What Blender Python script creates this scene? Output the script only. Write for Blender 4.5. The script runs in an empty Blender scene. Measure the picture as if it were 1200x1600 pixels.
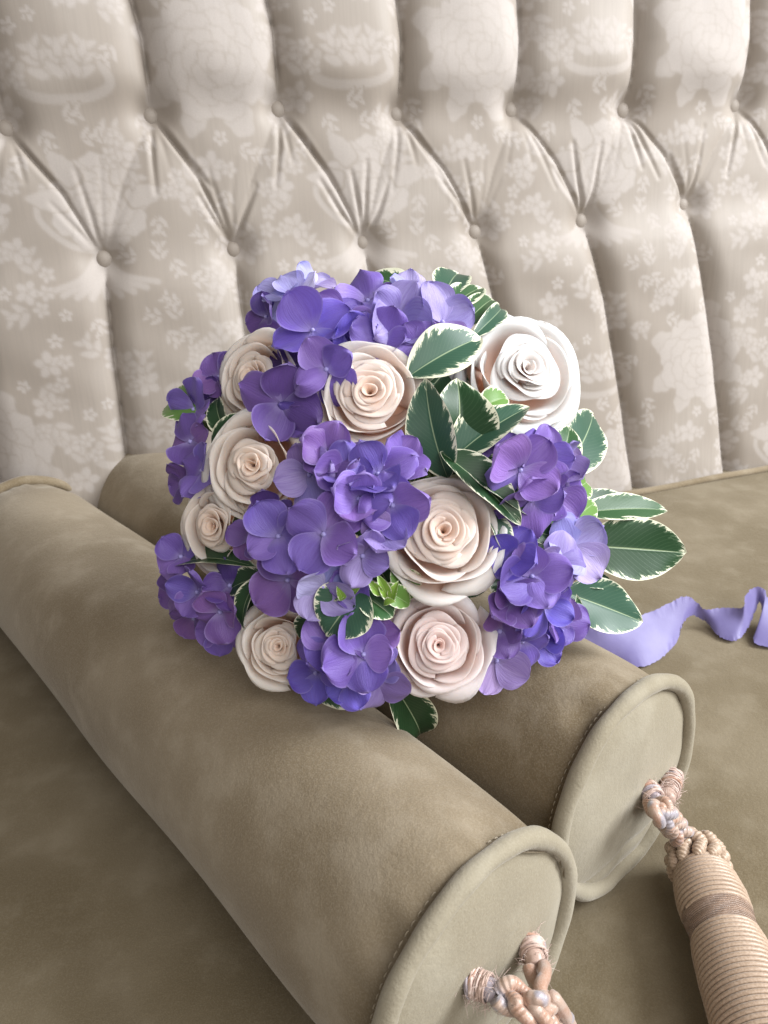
import bpy, math, random
import numpy as np
from mathutils import Matrix, Vector

A = np.array
scene = bpy.context.scene
COL = scene.collection
PI = math.pi

# ------------------------------------------------------------------ camera
PITCH, ROLL, CAM_H, FPX = 0.4539, -0.0612, 0.5068, 1250.0
_f = A([0, math.cos(PITCH), -math.sin(PITCH)])
_r0 = A([1.0, 0, 0])
_u0 = np.cross(_r0, _f)
CF = _f
CR = math.cos(ROLL) * _r0 + math.sin(ROLL) * _u0
CU = -math.sin(ROLL) * _r0 + math.cos(ROLL) * _u0
CC = A([0, 0, CAM_H])
cam_d = bpy.data.cameras.new("camera")
cam = bpy.data.objects.new("camera", cam_d)
COL.objects.link(cam)
cam.matrix_world = Matrix(((CR[0], CU[0], -CF[0], CC[0]), (CR[1], CU[1], -CF[1], CC[1]), (CR[2], CU[2], -CF[2], CC[2]), (0, 0, 0, 1)))
cam_d.sensor_fit = 'VERTICAL'
cam_d.sensor_height = 24.0
cam_d.lens = FPX / 1600 * 24.0
cam_d.clip_start, cam_d.clip_end = 0.02, 50
cam_d.dof.use_dof = True
cam_d.dof.focus_distance = 0.53
cam_d.dof.aperture_fstop = 9.0
scene.camera = cam

# ------------------------------------------------------------------ world, the window light and an added fill lamp
world = bpy.data.worlds.new("World")
scene.world = world
world.use_nodes = True
world.node_tree.nodes["Background"].inputs[0].default_value = (1.0, 0.955, 0.91, 1)
world.node_tree.nodes["Background"].inputs[1].default_value = 0.31


def area(name, loc, target, size, energy, color):
    d = bpy.data.lights.new(name, 'AREA')
    d.shape = 'RECTANGLE'
    d.size, d.size_y = size
    d.energy = energy
    d.color = color
    o = bpy.data.objects.new(name, d)
    COL.objects.link(o)
    o.location = loc
    o.rotation_euler = (Vector(target) - Vector(loc)).to_track_quat('-Z', 'Y').to_euler()
    return o


area("window_light", (2.50, 0.45, 1.75), (0.15, 0.58, 0.1), (1.3, 1.4), 140, (0.94, 0.97, 1.0))
area("fill_light", (0.95, -1.05, 1.60), (0.1, 0.6, 0.1), (1.6, 1.4), 34, (1.0, 0.985, 0.97))  # added fill lamp on the camera side, softening the front of the bouquet

scene.view_settings.view_transform = 'Standard'
scene.view_settings.look = 'None'
scene.view_settings.exposure = 0.28
scene.view_settings.gamma = 1.0
scene.cycles.max_bounces = 8
scene.cycles.use_denoising = True


# ------------------------------------------------------------------ measuring helpers
def ray(px, py):
    return CF + ((px - 600) / FPX) * CR - ((py - 800) / FPX) * CU


def at(px, py, depth):
    return CC + depth * ray(px, py)


def on_z(px, py, z=0.0):
    d = ray(px, py)
    return CC + d * ((z - CAM_H) / d[2])


def project(p):
    w = p - CC
    z = w @ CF
    return 600 + FPX * (w @ CR) / z, 800 - FPX * (w @ CU) / z, z


# ------------------------------------------------------------------ object helpers
W = {}


def put(o, parent, mw):
    """Link O with world matrix MW under PARENT."""
    COL.objects.link(o)
    if parent is not None:
        o.parent = parent
        o.matrix_parent_inverse = W[parent.name].inverted()
    o.matrix_basis = mw
    W[o.name] = mw.copy()
    return o


def empty(name, mw=None, parent=None):
    o = bpy.data.objects.new(name, None)
    o.empty_display_size = 0.01
    return put(o, parent, Matrix.Identity(4) if mw is None else mw)


def tag(o, label, cat, group=None, kind=None):
    o["label"], o["category"] = label, cat
    if group:
        o["group"] = group
    if kind:
        o["kind"] = kind
    return o


def mesh_data(name, V, faces, mat, smooth=True, attrs=None):
    me = bpy.data.meshes.new(name)
    V = np.asarray(V, dtype=np.float32).reshape(-1, 3)
    if isinstance(faces, np.ndarray):
        n = faces.shape[1]
        me.vertices.add(len(V))
        me.vertices.foreach_set("co", V.ravel())
        me.loops.add(faces.size)
        me.loops.foreach_set("vertex_index", faces.astype(np.int32).ravel())
        me.polygons.add(len(faces))
        me.polygons.foreach_set("loop_start", np.arange(0, faces.size, n, dtype=np.int32))
        me.update(calc_edges=True)
    else:
        me.from_pydata(V.tolist(), [], [list(x) for x in faces])
        me.update()
    for k, v in (attrs or {}).items():
        v = np.asarray(v, dtype=np.float32)
        if v.ndim == 1:
            a = me.attributes.new(k, 'FLOAT', 'POINT')
            a.data.foreach_set("value", v)
        else:
            a = me.attributes.new(k, 'FLOAT_VECTOR', 'POINT')
            a.data.foreach_set("vector", v.ravel())
    me.polygons.foreach_set("use_smooth", np.full(len(me.polygons), smooth))
    if mat is not None:
        me.materials.append(mat)
    return me


def obj(name, me, parent=None, mw=None):
    return put(bpy.data.objects.new(name, me), parent, Matrix.Identity(4) if mw is None else mw)


def grid_faces(nu, nv, wrap_u=False):
    """Quads of an (nv rows) x (nu columns) grid."""
    i = np.arange(nu if wrap_u else nu - 1)
    j = np.arange(nv - 1)
    I, J = np.meshgrid(i, j)
    I2 = (I + 1) % nu
    return np.stack([J * nu + I, J * nu + I2, (J + 1) * nu + I2, (J + 1) * nu + I], -1).reshape(-1, 4)


def frame(axis, hint=(0, 0, 1)):
    z = A(axis, float)
    z = z / np.linalg.norm(z)
    h = A(hint, float)
    x = np.cross(h, z)
    if np.linalg.norm(x) < 1e-4:
        x = np.cross(A([0, 1.0, 0]), z)
    x = x / np.linalg.norm(x)
    return x, np.cross(z, x), z


def mat_from(x, y, z, o):
    return Matrix(((x[0], y[0], z[0], o[0]), (x[1], y[1], z[1], o[1]), (x[2], y[2], z[2], o[2]), (0, 0, 0, 1)))


def catmull(P, n):
    P = np.asarray(P, float)
    P = np.vstack([2 * P[0] - P[1], P, 2 * P[-1] - P[-2]])
    out = []
    for i in range(1, len(P) - 2):
        t = np.linspace(0, 1, n, endpoint=False)[:, None]
        a, b, c, d = P[i - 1], P[i], P[i + 1], P[i + 2]
        out.append(0.5 * (2 * b + (c - a) * t + (2 * a - 5 * b + 4 * c - d) * t ** 2 + (3 * b - a - 3 * c + d) * t ** 3))
    out.append(P[-2][None])
    return np.vstack(out)


def frames_along(P):
    T = np.gradient(P, axis=0)
    T /= np.linalg.norm(T, axis=1)[:, None] + 1e-12
    x, y, _ = frame(T[0])
    N, B = [x], [y]
    for i in range(1, len(P)):
        n = N[-1] - T[i] * (N[-1] @ T[i])
        n /= np.linalg.norm(n) + 1e-12
        N.append(n)
        B.append(np.cross(T[i], n))
    return T, A(N), A(B)


def tube(P, rad, k=8, caps=True):
    """Vertices and faces of a tube along P."""
    P = np.asarray(P, float)
    rad = np.full(len(P), rad) if np.isscalar(rad) else np.asarray(rad, float)
    _, N, B = frames_along(P)
    a = np.linspace(0, 2 * PI, k, endpoint=False)
    V = P[:, None] + rad[:, None, None] * (np.cos(a)[None, :, None] * N[:, None] + np.sin(a)[None, :, None] * B[:, None])
    F = [list(x) for x in grid_faces(k, len(P), True)]
    if caps:
        F += [list(range(k))[::-1], list(range((len(P) - 1) * k, len(P) * k))]
    return V.reshape(-1, 3), F


def join(parts):
    V, F, n = [], [], 0
    for v, f in parts:
        V.append(v)
        F += [[i + n for i in q] for q in f]
        n += len(v)
    return np.vstack(V), F


# ------------------------------------------------------------------ material helpers
class NT:
    def __init__(s, name):
        s.m = bpy.data.materials.new(name)
        s.m.use_nodes = True
        s.t = s.m.node_tree
        s.t.nodes.clear()
        s.out = s.n('ShaderNodeOutputMaterial')

    def n(s, kind, **kw):
        d = s.t.nodes.new(kind)
        for k, v in kw.items():
            setattr(d, k, v)
        return d

    def set(s, node, name, v):
        i = node.inputs[name]
        if isinstance(v, bpy.types.NodeSocket):
            s.t.links.new(v, i)
        else:
            i.default_value = v
        return node

    def math(s, op, a, b=0.0, c=None, clamp=False):
        d = s.n('ShaderNodeMath', operation=op, use_clamp=clamp)
        s.set(d, 0, a)
        s.set(d, 1, b)
        if c is not None:
            s.set(d, 2, c)
        return d.outputs[0]

    def mix(s, f, a, b, blend='MIX'):
        d = s.n('ShaderNodeMix', data_type='RGBA', blend_type=blend)
        for i, v in ((0, f), (6, a), (7, b)):
            if isinstance(v, bpy.types.NodeSocket):
                s.t.links.new(v, d.inputs[i])
            else:
                d.inputs[i].default_value = v if i == 0 else (*v, 1)[:4]
        return d.outputs[2]

    def noise(s, vec, scale, detail=3, rough=0.55):
        d = s.n('ShaderNodeTexNoise')
        if vec is not None:
            s.set(d, 'Vector', vec)
        s.set(d, 'Scale', scale)
        s.set(d, 'Detail', detail)
        s.set(d, 'Roughness', rough)
        return d.outputs['Fac']

    def ramp(s, f, a, b):
        d = s.n('ShaderNodeMapRange', interpolation_type='SMOOTHSTEP')
        s.set(d, 0, f)
        s.set(d, 1, a)
        s.set(d, 2, b)
        return d.outputs[0]

    def attr(s, name, vec=False):
        d = s.n('ShaderNodeAttribute', attribute_name=name)
        return d.outputs['Vector' if vec else 'Fac']

    def coord(s, scale=(1, 1, 1), which='Object'):
        d = s.n('ShaderNodeTexCoord')
        m = s.n('ShaderNodeMapping')
        s.set(m, 'Vector', d.outputs[which])
        m.inputs['Scale'].default_value = scale
        return m.outputs[0]

    def bump(s, h, strength, dist=0.001, normal=None):
        d = s.n('ShaderNodeBump')
        s.set(d, 'Height', h)
        s.set(d, 'Strength', strength)
        s.set(d, 'Distance', dist)
        if normal is not None:
            s.set(d, 'Normal', normal)
        return d.outputs[0]

    def principled(s, **kw):
        d = s.n('ShaderNodeBsdfPrincipled')
        for k, v in kw.items():
            k = k.replace('_', ' ')
            if isinstance(v, tuple) and len(v) == 3:
                v = (*v, 1)
            s.set(d, k, v)
        return d

    def done(s, sh, translucent=0.0, tcol=None, normal=None):
        if translucent:
            t = s.n('ShaderNodeBsdfTranslucent')
            s.set(t, 'Color', tcol)
            if normal is not None:
                s.set(t, 'Normal', normal)
            x = s.n('ShaderNodeMixShader')
            x.inputs[0].default_value = translucent
            s.t.links.new(sh.outputs[0], x.inputs[1])
            s.t.links.new(t.outputs[0], x.inputs[2])
            sh = x
        s.t.links.new(sh.outputs[0], s.out.inputs[0])
        return s.m


def suede(name, c_dark, c_mid, c_light, seed):
    m = NT(name)
    co = m.coord((1, 1, 1))
    off = m.n('ShaderNodeVectorMath', operation='ADD')
    m.set(off, 0, co)
    off.inputs[1].default_value = (seed, seed * 1.7, -seed)
    v = off.outputs[0]
    big = m.noise(v, 7.0, 3, 0.55)
    med = m.noise(v, 28.0, 4, 0.6)
    c = m.mix(m.ramp(big, 0.36, 0.66), c_dark, c_mid)
    c = m.mix(m.math('MULTIPLY', m.ramp(med, 0.47, 0.72), 0.30), c, c_light)
    fine = m.noise(v, 900, 2, 0.6)
    c = m.mix(m.math('MULTIPLY', m.ramp(fine, 0.40, 0.70), 0.26), c, c_light)
    nap = m.noise(v, 240, 4, 0.65)
    wr = m.noise(v, 60, 5, 0.65)
    h = m.math('ADD', m.math('MULTIPLY', nap, 0.5), m.math('MULTIPLY', wr, 0.8))
    h = m.math('ADD', h, m.math('MULTIPLY', fine, 0.25))
    b = m.bump(h, 0.50, 0.0013)
    p = m.principled(Base_Color=c, Roughness=0.92, Normal=b, Sheen_Weight=0.28, Sheen_Roughness=0.45, Specular_IOR_Level=0.12)
    p.inputs['Sheen Tint'].default_value = (0.95, 0.9, 0.82, 1)
    return m.done(p)


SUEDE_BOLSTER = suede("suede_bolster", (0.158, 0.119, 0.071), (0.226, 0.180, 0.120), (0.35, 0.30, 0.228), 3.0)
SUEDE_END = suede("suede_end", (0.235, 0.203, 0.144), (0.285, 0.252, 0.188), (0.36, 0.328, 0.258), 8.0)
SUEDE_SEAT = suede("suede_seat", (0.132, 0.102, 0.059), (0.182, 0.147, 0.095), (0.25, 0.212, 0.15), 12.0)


def silk(name, col, col2, rough=0.38, scale=300, stretch=(1, 1, 1), bump=0.25, aniso=0.0):
    m = NT(name)
    co = m.coord(stretch)
    n = m.noise(co, scale, 3, 0.6)
    n2 = m.noise(m.coord((1, 1, 1)), 25, 3, 0.5)
    c = m.mix(m.ramp(n, 0.3, 0.7), col2, col)
    c = m.mix(m.math('MULTIPLY', m.ramp(n2, 0.4, 0.7), 0.35), c, col2)
    tw = m.math('SINE', m.attr('twist'))
    p = m.principled(Base_Color=c, Roughness=rough, Normal=m.bump(m.math('ADD', n, m.math('MULTIPLY', tw, 0.5)), bump, 0.0006), Sheen_Weight=0.25, Specular_IOR_Level=0.5, Anisotropic=aniso)
    return m.done(p)


CORD_TAN = silk("silk_cord_tan", (0.46, 0.345, 0.255), (0.33, 0.23, 0.155), 0.40, 700)
BAND_TAN = silk("silk_band_tan", (0.42, 0.29, 0.215), (0.29, 0.185, 0.125), 0.24, 220, (1, 1, 14), 0.9)
STRAND_PINK = silk("silk_strand_pink", (0.50, 0.36, 0.30), (0.38, 0.26, 0.21), 0.36, 400)
STRAND_PEACH = silk("silk_strand_peach", (0.48, 0.29, 0.21), (0.37, 0.20, 0.14), 0.36, 400)
STRAND_LILAC = silk("silk_strand_lilac", (0.40, 0.36, 0.39), (0.30, 0.25, 0.28), 0.36, 400)


def strand_material():
    m = NT("silk_strand_mottled")
    co = m.coord()
    n = m.noise(co, 75, 2, 0.5)
    n2 = m.noise(co, 48, 2, 0.5)
    f = m.noise(co, 900, 2, 0.6)
    c = m.mix(m.ramp(n, 0.44, 0.58), (0.41, 0.29, 0.225), (0.38, 0.22, 0.15))
    c = m.mix(m.ramp(n2, 0.53, 0.60), c, (0.30, 0.275, 0.31))
    c = m.mix(m.math('MULTIPLY', m.ramp(f, 0.4, 0.7), 0.3), c, (0.55, 0.44, 0.39))
    tw = m.math('SINE', m.attr('twist'))
    p = m.principled(Base_Color=c, Roughness=0.34, Normal=m.bump(m.math('ADD', f, m.math('MULTIPLY', tw, 0.9)), 0.4, 0.0007), Sheen_Weight=0.3, Specular_IOR_Level=0.5)
    return m.done(p)


STRAND = strand_material()
FUZZ = silk("silk_fuzz", (0.62, 0.50, 0.45), (0.48, 0.34, 0.29), 0.6, 300)
THREAD = silk("stitch_thread", (0.44, 0.37, 0.27), (0.34, 0.28, 0.19), 0.6, 300)


def damask_material():
    m = NT("damask_fabric")
    d = m.attr("damask")
    co = m.coord((1, 1, 1))
    st = m.noise(m.coord((420, 60, 12)), 1.0, 3, 0.6)
    wv = m.noise(co, 900, 2, 0.6)
    big = m.noise(co, 5, 3, 0.5)
    g = m.mix(m.ramp(big, 0.35, 0.65), (0.290, 0.249, 0.211), (0.335, 0.294, 0.256))
    g = m.mix(m.math('MULTIPLY', m.ramp(st, 0.35, 0.7), 0.35), g, (0.260, 0.228, 0.197))
    k = m.mix(m.ramp(wv, 0.3, 0.7), (0.46, 0.42, 0.398), (0.52, 0.48, 0.46))
    c = m.mix(m.math('MULTIPLY', d, 0.46), g, k)
    r = m.math('ADD', 0.55, m.math('MULTIPLY', d, 0.15))
    h = m.math('ADD', m.math('MULTIPLY', wv, 0.5), m.math('MULTIPLY', d, 0.6))
    p = m.principled(Base_Color=c, Roughness=r, Normal=m.bump(h, 0.18, 0.0005), Sheen_Weight=0.15, Sheen_Roughness=0.4, Specular_IOR_Level=0.35)
    return m.done(p)


DAMASK = damask_material()


def petal_material():
    """Rose petals: colour from the object's own colour, warmer at the base (attribute pv runs base to rim)."""
    m = NT("rose_petal")
    oc = m.n('ShaderNodeObjectInfo')
    pv = m.attr("pv")
    uv = m.attr("puv", True)
    mp = m.n('ShaderNodeMapping')
    m.set(mp, 'Vector', uv)
    mp.inputs['Scale'].default_value = (38, 2.2, 1)
    vein = m.noise(mp.outputs[0], 1.0, 3, 0.6)
    base = m.mix(0.64, oc.outputs['Color'], (0.93, 0.50, 0.30))
    c = m.mix(m.ramp(pv, 0.20, 0.92), base, oc.outputs['Color'])
    c = m.mix(m.math('MULTIPLY', m.ramp(pv, 0.90, 1.0), 0.30), c, (0.90, 0.87, 0.83))
    c = m.mix(m.math('MULTIPLY', m.ramp(vein, 0.45, 0.7), 0.07), c, (0.86, 0.70, 0.60))
    b = m.bump(vein, 0.07, 0.0006)
    p = m.principled(Base_Color=c, Roughness=0.68, Normal=b, Specular_IOR_Level=0.14, Sheen_Weight=0.10, Subsurface_Weight=0.32, Subsurface_Scale=0.003)
    p.inputs['Subsurface Radius'].default_value = (1.0, 0.6, 0.45)
    return m.done(p, 0.38, c, b)


PETAL = petal_material()


def sepal_material():
    m = NT("hydrangea_sepal")
    oc = m.n('ShaderNodeObjectInfo')
    uv = m.attr("puv", True)
    pv = m.attr("pv")
    sep = m.n('ShaderNodeSeparateXYZ')
    m.set(sep, 0, uv)
    au = m.math('ABSOLUTE', sep.outputs[0])
    # veins fan out from the claw
    mp = m.n('ShaderNodeMapping')
    m.set(mp, 'Vector', uv)
    mp.inputs['Scale'].default_value = (13, 1.6, 1)
    vein = m.noise(mp.outputs[0], 1.0, 4, 0.65)
    mot = m.noise(m.coord((1, 1, 1)), 160, 3, 0.6)
    lc = m.mix(0.55, oc.outputs['Color'], (0.46, 0.40, 0.74))
    dk = m.mix(0.5, oc.outputs['Color'], (0.13, 0.05, 0.33))
    c = m.mix(m.math('MULTIPLY', m.ramp(vein, 0.38, 0.70), 0.70), oc.outputs['Color'], dk)
    c = m.mix(m.math('MULTIPLY', m.ramp(mot, 0.48, 0.75), 0.40), c, lc)
    c = m.mix(m.math('MULTIPLY', m.ramp(pv, 0.32, 0.0), 0.5), c, (0.42, 0.36, 0.66))
    edge = m.math('MAXIMUM', m.ramp(au, 0.90, 1.0), m.ramp(pv, 0.95, 1.0))
    c = m.mix(m.math('MULTIPLY', edge, 0.35), c, (0.42, 0.34, 0.70))
    b = m.bump(vein, 0.45, 0.0012)
    p = m.principled(Base_Color=c, Roughness=0.46, Normal=b, Specular_IOR_Level=0.42, Sheen_Weight=0.08)
    return m.done(p, 0.22, c, b)


SEPAL = sepal_material()


def leaf_material():
    """Variegated leaf: green blade, ragged cream margin; obj.color = green, its alpha = how wide the cream is."""
    m = NT("variegated_leaf")
    oi = m.n('ShaderNodeObjectInfo')
    uv = m.attr("puv", True)
    sep = m.n('ShaderNodeSeparateXYZ')
    m.set(sep, 0, uv)
    u, v = sep.outputs[0], sep.outputs[1]
    au = m.math('ABSOLUTE', u)
    edge = m.attr("edge")                       # 0 at the margin, 1 at the midrib
    rnd = m.math('MULTIPLY', oi.outputs['Random'], 40.0)
    cv = m.n('ShaderNodeCombineXYZ')
    slant = m.math('SUBTRACT', v, m.math('MULTIPLY', au, 0.28))
    m.set(cv, 0, m.math('MULTIPLY', u, 1.1))
    m.set(cv, 1, m.math('MULTIPLY', slant, 9.0))
    m.set(cv, 2, rnd)
    nz = m.noise(cv.outputs[0], 1.7, 5, 0.72)
    lim = m.math('ADD', m.math('MULTIPLY', m.math('SUBTRACT', nz, 0.48), 1.35), m.math('MULTIPLY', oi.outputs['Alpha'], 0.45))
    cream = m.ramp(m.math('SUBTRACT', lim, edge), -0.03, 0.03)
    rim = m.ramp(m.math('SUBTRACT', edge, m.math('MULTIPLY', m.math('SUBTRACT', nz, 0.45), 0.28)), 0.05, 0.02)
    cream = m.math('MAXIMUM', cream, rim)
    cv2 = m.n('ShaderNodeCombineXYZ')
    m.set(cv2, 0, m.math('MULTIPLY', u, 0.8))
    m.set(cv2, 1, m.math('MULTIPLY', slant, 7.0))
    m.set(cv2, 2, m.math('ADD', rnd, 7.0))
    nz2 = m.noise(cv2.outputs[0], 1.5, 4, 0.7)
    g = oi.outputs['Color']
    gl = m.mix(0.5, g, (0.22, 0.33, 0.20))
    c = m.mix(m.math('MULTIPLY', m.ramp(m.math('SUBTRACT', m.math('ADD', lim, m.math('MULTIPLY', nz2, 0.5)), edge), 0.08, 0.2), 0.38), g, gl)
    # side veins and midrib
    w = m.n('ShaderNodeTexWave', wave_type='BANDS', bands_direction='Y')
    cv3 = m.n('ShaderNodeCombineXYZ')
    m.set(cv3, 0, 0.0)
    m.set(cv3, 1, m.math('SUBTRACT', v, m.math('MULTIPLY', au, 0.34)))
    m.set(w, 'Vector', cv3.outputs[0])
    m.set(w, 'Scale', 5.5)
    m.set(w, 'Distortion', 1.2)
    m.set(w, 'Detail', 2.0)
    vein = m.ramp(w.outputs['Fac'], 0.86, 1.0)
    c = m.mix(m.math('MULTIPLY', vein, 0.05), c, (0.24, 0.36, 0.20))
    c = m.mix(cream, c, m.mix(nz2, (0.72, 0.72, 0.50), (0.80, 0.79, 0.66)))
    rib = m.ramp(au, 0.035, 0.012)
    c = m.mix(m.math('MULTIPLY', rib, 0.55), c, (0.45, 0.55, 0.33))
    h = m.math('ADD', m.math('MULTIPLY', vein, -0.06), m.math('MULTIPLY', rib, -1.0))
    b = m.bump(h, 0.35, 0.0008)
    p = m.principled(Base_Color=c, Roughness=0.38, Normal=b, Specular_IOR_Level=0.32)
    return m.done(p, 0.10, c, b)


LEAF = leaf_material()


def plain(name, col, rough=0.5, scale=60, var=0.3, translucent=0.0):
    m = NT(name)
    n = m.noise(m.coord(), scale, 3, 0.6)
    c = m.mix(m.math('MULTIPLY', m.ramp(n, 0.35, 0.7), var), col, tuple(x * 0.5 for x in col))
    p = m.principled(Base_Color=c, Roughness=rough, Normal=m.bump(n, 0.2, 0.001))
    return m.done(p, translucent, c) if translucent else m.done(p)


STEM = plain("green_stem", (0.12, 0.19, 0.05), 0.5, 80)
EYE = plain("floret_eye", (0.40, 0.36, 0.72), 0.5, 300)
BUD = plain("green_bud", (0.16, 0.30, 0.05), 0.4, 200)


def ribbon_material():
    m = NT("lilac_ribbon")
    n = m.noise(m.coord((1, 1, 1)), 700, 2, 0.6)
    n2 = m.noise(m.coord((1, 1, 1)), 30, 3, 0.5)
    c = m.mix(m.ramp(n2, 0.35, 0.7), (0.145, 0.12, 0.31), (0.19, 0.165, 0.375))
    p = m.principled(Base_Color=c, Roughness=0.5, Normal=m.bump(n, 0.2, 0.0005), Sheen_Weight=0.3)
    return m.done(p, 0.12, c)


RIBBON = ribbon_material()

# ------------------------------------------------------------------ sofa: tufted back, seat, welt
RAKE, YC, AZC, PADH = math.radians(8), 0.9534, 0.2594, 0.034
BL = A([math.cos(AZC), math.sin(AZC), 0.0])
BB = A([-BL[1], BL[0], 0.0])
BU = BB * math.sin(RAKE) + A([0, 0, 1.0]) * math.cos(RAKE)
BN = np.cross(BL, BU)                 # points towards the camera
if BN @ CF > 0:
    BN = -BN
P_CREASE = A([0, YC, 0.0])
P_BACK = P_CREASE - BN * PADH         # the sunk plane the buttons sit in


def back_st(px, py, lift=0.0):
    d = ray(px, py)
    o = P_BACK + BN * lift
    X = CC + d * (((o - CC) @ BN) / (d @ BN)) - P_BACK
    return A([X @ BL, X @ BU])


row1 = [back_st(*p, 0.006) for p in [(8, 200), (236, 180), (435, 170), (620, 178), (800, 172), (975, 172), (1150, 165)]]
row2 = [back_st(*p, 0.006) for p in [(163, 405), (365, 390), (567, 380), (743, 363), (910, 345), (1070, 320)]]
low_slope = [-0.066, 0.0, 0.07, 0.15, 0.19, 0.19]
for _ in range(4):
    row1.insert(0, row1[0] + A([-0.150, 0.0]))
    row2.insert(0, row2[0] + A([-0.146, 0.0]))
    low_slope.insert(0, -0.07)
for _ in range(4):
    row1.append(row1[-1] + A([0.158, 0.0]))
    row2.append(row2[-1] + A([0.155, 0.0]))
    low_slope.append(0.19)
row1, row2 = A(row1), A(row2)


def axis(lo, a, b, hi, fine, coarse):
    return np.concatenate([np.arange(lo, a, coarse), np.arange(a, b, fine), np.arange(b, hi + coarse, coarse)])


S = axis(-0.95, -0.52, 0.74, 1.10, 0.0021, 0.007)
T = axis(-0.045, -0.03, 0.70, 0.80, 0.0021, 0.007)
SS, TT = np.meshgrid(S, T)


def seg_dist(P, Q):
    """Distance of every grid point to the polyline P..Q (list of points)."""
    best = np.full(SS.shape, 9.0)
    pts = [P] + Q
    for a, b in zip(pts[:-1], pts[1:]):
        d = b - a
        t = np.clip(((SS - a[0]) * d[0] + (TT - a[1]) * d[1]) / (d @ d), 0, 1)
        best = np.minimum(best, np.hypot(SS - a[0] - t * d[0], TT - a[1] - t * d[1]))
    return best


def pill(x):
    x = np.clip(x, 0, 1)
    return np.sqrt(np.maximum(0, 1 - (1 - x) ** 2))


def sstep(x, a, b):
    t = np.clip((x - a) / (b - a), 0, 1)
    return t * t * (3 - 2 * t)


rng = np.random.default_rng(5)
dU = np.full(SS.shape, 9.0)
dL = dU.copy()
dD = dU.copy()
dB = dU.copy()
dE = dU.copy()
groove = np.zeros(SS.shape)
top_shift = {4: -0.012, 5: -0.012, 6: -0.012, 7: 0.004, 8: 0.008, 9: 0.008, 10: 0.004}
for i, b in enumerate(row1):
    sh = top_shift.get(i, 0.0)
    bow = 0.004 if i < 7 else 0.010
    dU = np.minimum(dU, seg_dist(b, [b + A([bow * 0.6, 0.035]), b + A([bow, 0.075]), b + A([bow * 0.5 + sh * .5, 0.14]), b + A([sh, 0.32])]))
    dB = np.minimum(dB, np.hypot(SS - b[0], TT - b[1]))
for i, b in enumerate(row2):
    k = low_slope[i]
    dL = np.minimum(dL, seg_dist(b, [b + A([0.10 * k * 1.35, -0.10]), b + A([0.22 * k * 1.15, -0.22]), b + A([0.42 * k, -0.43])]))
    dB = np.minimum(dB, np.hypot(SS - b[0], TT - b[1]))
r1line = np.interp(SS, row1[:, 0], row1[:, 1])
r2line = np.interp(SS, row2[:, 0], row2[:, 1])


def crease(P, Q, depth, width, wob=0.0):
    global groove
    m = (P + Q) / 2 + A([wob, 0])
    d = seg_dist(P, [m, Q])
    L = np.linalg.norm(Q - P)
    dP, dQ = np.hypot(SS - P[0], TT - P[1]), np.hypot(SS - Q[0], TT - Q[1])
    fade = np.clip(1.15 - dP / L, 0, 1) ** 0.7
    groove += -depth * fade * np.exp(-(d / width) ** 2) + 0.18 * depth * fade * np.exp(-((d - 2.2 * width) / (1.3 * width)) ** 2)


for i, b in enumerate(row1):
    js = [j for j in (i - 1, i) if 0 <= j < len(row2)]
    for j in js:
        right = row2[j][0] > b[0]
        dX = seg_dist(b, [(b + row2[j]) / 2 + A([0.006 if right else -0.004, 0.004]), row2[j]])
        if right:
            groove -= 0.0026 * np.exp(-(dX / 0.0019) ** 2)
            dD = np.minimum(dD, dX)
        else:
            dE = np.minimum(dE, dX)
    for a, L in ((rng.uniform(-20, -6), 0.085), (rng.uniform(6, 16), 0.07), (rng.uniform(26, 34), 0.10)):
        q = b + A([math.sin(math.radians(a)), -math.cos(math.radians(a))]) * L * rng.uniform(0.8, 1.1)
        crease(b, q, 0.0040 * rng.choice([.25, .6, 1.0]), 0.0026, rng.uniform(-.003, .003))
for i, b in enumerate(row2):
    for a, L in ((rng.uniform(-36, -26), 0.085), (rng.uniform(-14, -6), 0.10), (rng.uniform(6, 14), 0.105), (rng.uniform(24, 34), 0.09)):
        q = b + A([math.sin(math.radians(a)), math.cos(math.radians(a))]) * L * rng.uniform(0.8, 1.1)
        crease(b, q, 0.0046 * rng.choice([.2, .55, 1.0]), 0.0026, rng.uniform(-.003, .003))
wU = sstep(TT - r1line, -0.030, 0.040)
wL = 1 - sstep(TT - r2line, -0.040, 0.024)
wD = np.clip(1 - wU - wL, 0, 1)
hU = (0.006 + 0.034 * (0.4 * pill(dU / 0.035) + 0.6 * pill(dU / 0.078))) * (0.50 + 0.50 * sstep(TT - r1line, -0.045, 0.065))
hL = (0.005 + 0.029 * (0.55 * pill(dL / 0.030) + 0.45 * pill(dL / 0.075))) * (0.55 + 0.45 * sstep(r2line - TT, -0.045, 0.065))
hD = 0.011 + 0.0050 * pill(dD / 0.05) + 0.0040 * pill(dE / 0.05)
H = wU * hU + wL * hL + wD * hD
H += groove * (0.25 + 0.75 * np.clip(wD * 1.5, 0, 1))
H *= 1 - 0.94 * np.exp(-(dB / 0.019) ** 2)
H += 0.0012 * np.sin(SS * 41 + 2 * np.sin(TT * 23)) * np.sin(TT * 37 + SS * 13)
# the top of the back rolls over
H -= np.clip(TT - 0.73, 0, 1) ** 2 * 8
back_V = P_BACK + SS[..., None] * BL + TT[..., None] * BU + H[..., None] * BN

# damask: one tile drawn as overlapping petals with a gap of ground round each
TSX, TTY, RES = 0.312, 0.40, 0.0007
tw, th = int(TSX / RES), int(TTY / RES)
tile = np.zeros((th, tw), np.float32)
gx, gy = np.meshgrid((np.arange(tw) + 0.5) * RES, (np.arange(th) + 0.5) * RES)


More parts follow.
